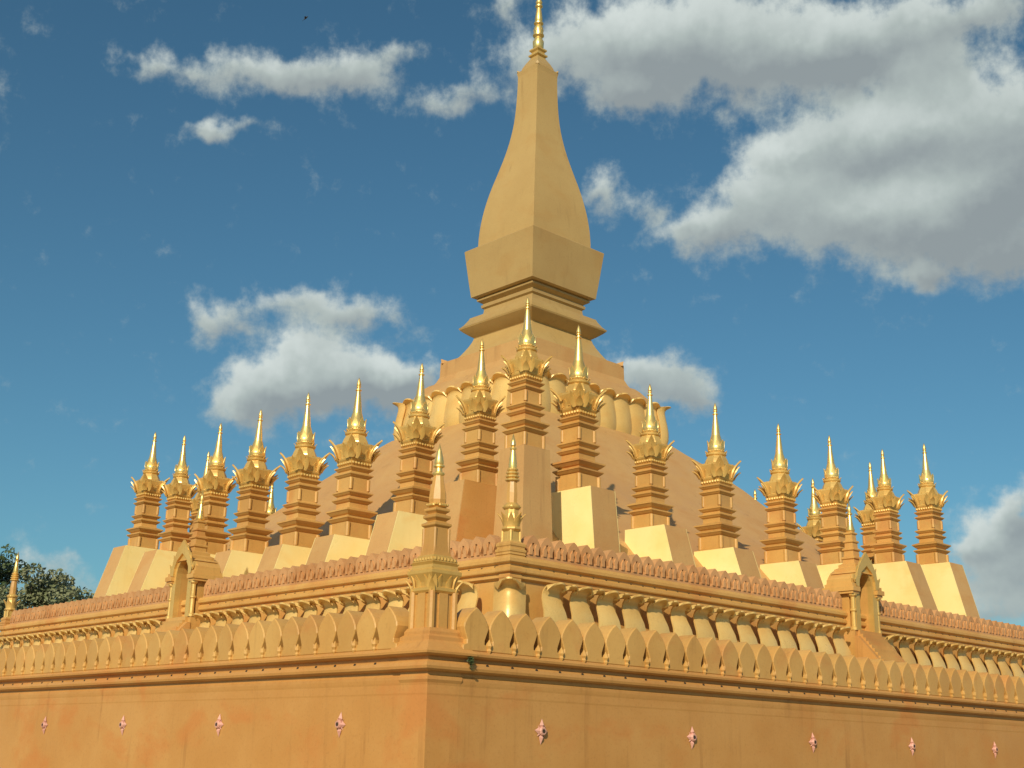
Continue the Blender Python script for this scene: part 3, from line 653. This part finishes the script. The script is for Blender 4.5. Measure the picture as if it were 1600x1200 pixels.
# ------------------------------------------------------------------ gate shrines with stairs
def gate(label, slabel, loc, rz):
    t = thing('gate_shrine', label, 'gate', (loc[0], loc[1], Z1), rz)
    z0 = 8.0 - Z1
    part('footing', MB().box(-1.25, 1.25, -0.72, 0.9, 0.0, z0), 'trim', t)
    # facade with arched opening
    def arch_wall(y0, y1, hw, zt):
        ow, spring = 0.62, 2.0
        arch = [(ow, 0.0), (ow, spring * 0.6), (ow, spring)] + [(ow * math.cos(a), spring + 0.95 * math.sin(a) ** 0.9) for a in [math.pi * k / 10 for k in range(1, 10)]] + [(-ow, spring), (-ow, spring * 0.6), (-ow, 0.0)]
        outer = [(hw, 0.0), (hw, spring * 0.6), (hw, spring)] + [(hw * math.cos(a) * (1 if abs(math.cos(a)) > .01 else 0), spring + (zt - spring) * math.sin(a)) for a in [math.pi * k / 10 for k in range(1, 10)]] + [(-hw, spring), (-hw, spring * 0.6), (-hw, 0.0)]
        n = len(arch); mb = MB()
        vs = [(x, y0, z + z0) for x, z in outer] + [(x, y0, z + z0) for x, z in arch] + [(x, y1, z + z0) for x, z in outer] + [(x, y1, z + z0) for x, z in arch]
        fs = []
        for i in range(n - 1):
            fs += [(i, i + 1, i + 1 + n, i + n), (i + 2 * n, i + 3 * n, i + 1 + 3 * n, i + 1 + 2 * n), (i + n, i + 1 + n, i + 1 + 3 * n, i + 3 * n), (i, i + 2 * n, i + 1 + 2 * n, i + 1)]
        fs += [(0, n, 3 * n, 2 * n), (n - 1, 3 * n - 1, 4 * n - 1, 2 * n - 1)]
        return mb.add(vs, fs)
    part('arch', arch_wall(-0.72, -0.42, 1.0, 3.35), 'orn', t)
    part('passage', arch_wall(-0.42, 0.9, 1.12, 3.2), 'trim', t)
    part('door', MB().box(-0.62, 0.62, 0.55, 0.62, z0, z0 + 2.9), 'wall', t)
    for s_ in (-1, 1):
        for yy in (-0.62, 0.55):
            cm = MB().lathe([(0.17, 0), (0.17, 0.12), (0.11, 0.18), (0.10, 0.9), (0.15, 0.95), (0.15, 1.02), (0.10, 1.08), (0.10, 1.62), (0.19, 1.72), (0.19, 1.84)], 8)
            part('column', cm, 'orn', t, loc=(s_ * 1.12, yy, z0))
        part('entablature', MB().box(s_ * 1.12 - 0.26, s_ * 1.12 + 0.26, -0.82, 0.85, z0 + 1.80, z0 + 1.92).box(s_ * 1.12 - 0.32, s_ * 1.12 + 0.32, -0.90, 0.92, z0 + 1.92, z0 + 2.14).box(s_ * 1.12 - 0.24, s_ * 1.12 + 0.24, -0.80, 0.82, z0 + 2.14, z0 + 2.32).box(s_ * 1.08 - 0.22, s_ * 1.08 + 0.22, -0.70, 0.72, z0 + 2.32, z0 + 2.56), 'trim', t)
    pf = [(-1.05, 2.2), (-0.78, 2.15), (-0.72, 2.55), (-0.5, 2.95), (0, 3.3), (0.5, 2.95), (0.72, 2.55), (0.78, 2.15), (1.05, 2.2), (1.12, 2.5), (0.92, 2.72), (0.86, 3.0), (0.62, 3.22), (0.5, 3.5), (0.2, 3.62), (0, 4.0), (-0.2, 3.62), (-0.5, 3.5), (-0.62, 3.22), (-0.86, 3.0), (-0.92, 2.72), (-1.12, 2.5)]
    pd = MB(); half = len(pf)
    inn = [8, 7, 6, 5, 4, 3, 2, 1, 0]; outn = [9, 10, 12, 14, 16, 18, 20, 21, 21]
    strip_in = [pf[i] for i in (8, 7, 6, 5, 4, 3, 2, 1, 0)]
    strip_out = [pf[9], pf[10], pf[11], pf[13], pf[15], pf[17], pf[19], pf[20], pf[21]]
    n = 9
    pd.add([(x, -0.84, z + z0) for x, z in strip_in] + [(x, -0.84, z + z0) for x, z in strip_out] + [(x, -0.72, z + z0) for x, z in strip_in] + [(x, -0.72, z + z0) for x, z in strip_out],
           [f for i in range(n - 1) for f in ((i + n, i + 1 + n, i + 1, i), (i + 2 * n, i + 1 + 2 * n, i + 1 + 3 * n, i + 3 * n), (i, i + 1, i + 1 + 2 * n, i + 2 * n), (i + 1 + n, i + n, i + 3 * n, i + 1 + 3 * n))])
    part('pediment', pd, 'orn', t)
    for k, (x, z, s_) in enumerate(((0, 3.45, 1.0), (-0.42, 3.25, 0.8), (0.42, 3.25, 0.8), (-0.74, 2.85, 0.8), (0.74, 2.85, 0.8), (-1.0, 2.4, 0.8), (1.0, 2.4, 0.8))):
        place('flame_leaf', flame, 'orn', t, (x, -0.80, z + z0), rot=(0, R(-x * 30) * -1, 0), scale=s_)
    sp_ = MB().lathe([(q[0], q[1] + z0 + 2.9) for q in [(0.80, 0.0), (0.66, 0.12), (0.66, 0.25), (0.50, 0.34), (0.50, 0.48), (0.34, 0.58), (0.33, 0.75), (0.40, 0.80), (0.40, 0.88), (0.28, 0.94), (0.27, 1.2), (0.34, 1.25), (0.34, 1.32), (0.24, 1.38), (0.23, 1.62), (0.29, 1.66), (0.29, 1.73), (0.20, 1.79), (0.19, 2.05), (0.25, 2.10), (0.25, 2.16), (0.15, 2.22)]])
    part('roof', sp_, 'trim', t)
    part('spire', MB().lathe([(q[0], q[1] + z0 + 2.9) for q in [(0.18, 2.18), (0.24, 2.3), (0.18, 2.5), (0.13, 2.8), (0.09, 3.1), (0.15, 3.15), (0.15, 3.2), (0.08, 3.26), (0.10, 3.4), (0.0, 3.9)]], 12), 'gilt', t, smooth=40)
    st = thing('stair', slabel, 'stairs', (loc[0], loc[1], Z1), rz)
    n = 22; run = 0.15; rise = z0 / n
    for k in range(n):
        part('step', MB().box(-1.0, 1.0, -0.72 - run * (k + 1), -0.72 - run * k - (0 if k else 0.004), 0.0, z0 - rise * k - 0.004), 'trim', st)
    L = run * n
    for s_ in (-1, 1):
        mb = MB(); x0, x1 = s_ * 1.15 - 0.15, s_ * 1.15 + 0.15
        mb.sweep([(0.724, 0.0), (0.724, z0 - 0.30), (0.9, z0 - 0.30), (0.72 + L, 0.30), (0.72 + L + 0.4, 0.28), (0.72 + L + 0.4, 0.0)], x0, x1)
        part('side_wall', mb, 'wall', st)
flame = leaf(0.20, 0.55, 0.05, 0.05).mesh('flame_leaf', 40)
gate('arched gate shrine with small spire in the middle of the right upper wall', 'stair with sloping side walls below the right gate shrine', (0.0, -B), 0)
gate('arched gate shrine with small spire in the middle of the left upper wall', 'stair with sloping side walls below the left gate shrine', (-B, 0.0), -math.pi / 2)

# ------------------------------------------------------------------ trees
def tree(label, x, y, h, r, mat, seed, n=2600):
    rnd = random.Random(seed)
    t = thing('tree', label, 'tree', (x, y, 0), 0, 'trees beyond the far left corner')
    tr = MB().tube([(0, 0, 0), (0.1, 0.05, h * 0.2), (0.25, -0.1, h * 0.42), (0.1, 0.1, h * 0.7)], [0.45, 0.36, 0.28, 0.12], 8)
    cl = []
    for k in range(44):
        a = rnd.uniform(0, 6.283); zz_ = rnd.uniform(0.42, 0.93); rad = r * (1 - ((zz_ - 0.62) / 0.42) ** 2) ** 0.5 * rnd.uniform(0.35, 0.95) if abs(zz_ - 0.62) < 0.42 else 0.3
        c = Vector((rad * math.cos(a), rad * math.sin(a), zz_ * h)); cl.append((c, rnd.uniform(0.75, 1.5)))
        st = Vector((0.15, 0, h * rnd.uniform(0.3, 0.6))); mid = st.lerp(c, 0.5) + Vector((0, 0, 0.4))
        tr.tube([st, mid, c], [0.11, 0.07, 0.025], 5)
    part('trunk', tr, 'bark', t)
    lv = MB()
    for k in range(n):
        c, s = cl[rnd.randrange(len(cl))]
        d = Vector((rnd.gauss(0, 1), rnd.gauss(0, 1), rnd.gauss(0, 0.8))); d = d.normalized() * s * rnd.uniform(0.45, 1.0) ** 0.6
        p = c + d; a = Vector((rnd.gauss(0, 1), rnd.gauss(0, 1), rnd.gauss(0, 1))).normalized(); b = a.orthogonal().normalized()
        L, w = rnd.uniform(0.26, 0.50), rnd.uniform(0.11, 0.20)
        lv.add([p - a * L * 0.5, p + b * w, p + a * L * 0.5, p - b * w], [(0, 1, 2, 3)])
    part('crown', lv, mat, t)
tree('dark green tree at the left edge behind the far corner post', -11.5, 65.5, 20.6, 5.6, 'leaf_a', 3, 9000)
tree('grey green bushy tree just right of the far left corner post', -9.5, 56.0, 17.6, 5.4, 'leaf_b', 5, 9000)
tree('low green tree showing above the far end of the left upper wall', -7.5, 50.5, 15.4, 4.4, 'leaf_b', 8, 7000)

# ------------------------------------------------------------------ weed rooted in the cornice
rw = random.Random(11)
wd = thing('weed', 'small dark green weed hanging from the cornice right of the corner turret', 'plant', (-34.02, -A2 - 0.24, 4.03))
stm = MB(); lvs = MB()
for k in range(9):
    a = rw.uniform(-2.4, -0.7); L = rw.uniform(0.12, 0.28); dz = rw.uniform(-0.24, 0.06)
    e = Vector((math.cos(a) * L * 0.7, math.sin(a) * L * 0.5, dz)); mid = e * 0.5 + Vector((0, -0.02, 0.06))
    stm.tube([(0, 0.05, 0), mid, e], [0.010, 0.007, 0.003], 5)
    for j in range(7):
        p = mid.lerp(e, j / 6) + Vector((rw.uniform(-.04, .04), rw.uniform(-.04, .02), rw.uniform(-.04, .04)))
        u = Vector((rw.gauss(0, 1), rw.gauss(0, 1), rw.gauss(0, 1))).normalized(); v = u.orthogonal().normalized()
        lvs.add([p - u * 0.05, p + v * 0.025, p + u * 0.06, p - v * 0.025], [(0, 1, 2, 3)])
part('stem', stm, 'bark', wd); part('leaves', lvs, 'leaf_a', wd)

# ------------------------------------------------------------------ bird
bd = MB().tube([(-0.26, 0, 0), (-0.18, 0, 0.01), (-0.05, 0, 0), (0.10, 0, 0), (0.17, 0, 0.02), (0.24, 0, 0.0)], [0.015, 0.035, 0.06, 0.055, 0.04, 0.008], 8)
for s_ in (-1, 1):
    bd.add([(0.08, s_ * 0.03, 0.02), (-0.08, s_ * 0.03, 0.02), (-0.06, s_ * 0.22, 0.13), (0.06, s_ * 0.20, 0.14), (-0.12, s_ * 0.46, 0.10),
            (0.08, s_ * 0.03, 0.0), (-0.08, s_ * 0.03, 0.0), (-0.06, s_ * 0.22, 0.12), (0.06, s_ * 0.20, 0.12), (-0.12, s_ * 0.46, 0.095)],
           [(0, 1, 2, 3), (3, 2, 4), (6, 5, 8, 7), (7, 8, 9), (0, 3, 8, 5), (3, 4, 9, 8), (4, 2, 7, 9), (2, 1, 6, 7)])
bd.add([(-0.24, 0.02, 0), (-0.24, -0.02, 0), (-0.42, -0.07, 0), (-0.42, 0.07, 0), (-0.24, 0.02, 0.01), (-0.24, -0.02, 0.01), (-0.42, -0.07, 0.008), (-0.42, 0.07, 0.008)],
       [(0, 1, 2, 3), (7, 6, 5, 4), (0, 3, 7, 4), (2, 1, 5, 6), (3, 2, 6, 7)])
bo = part('bird', bd, 'feather', None, loc=(-25.44, -8.75, 38.71), rot=(R(35), R(-38), R(-60)), scale=0.62)
tag(bo, 'small dark bird flying high in the blue sky at upper left', 'bird')
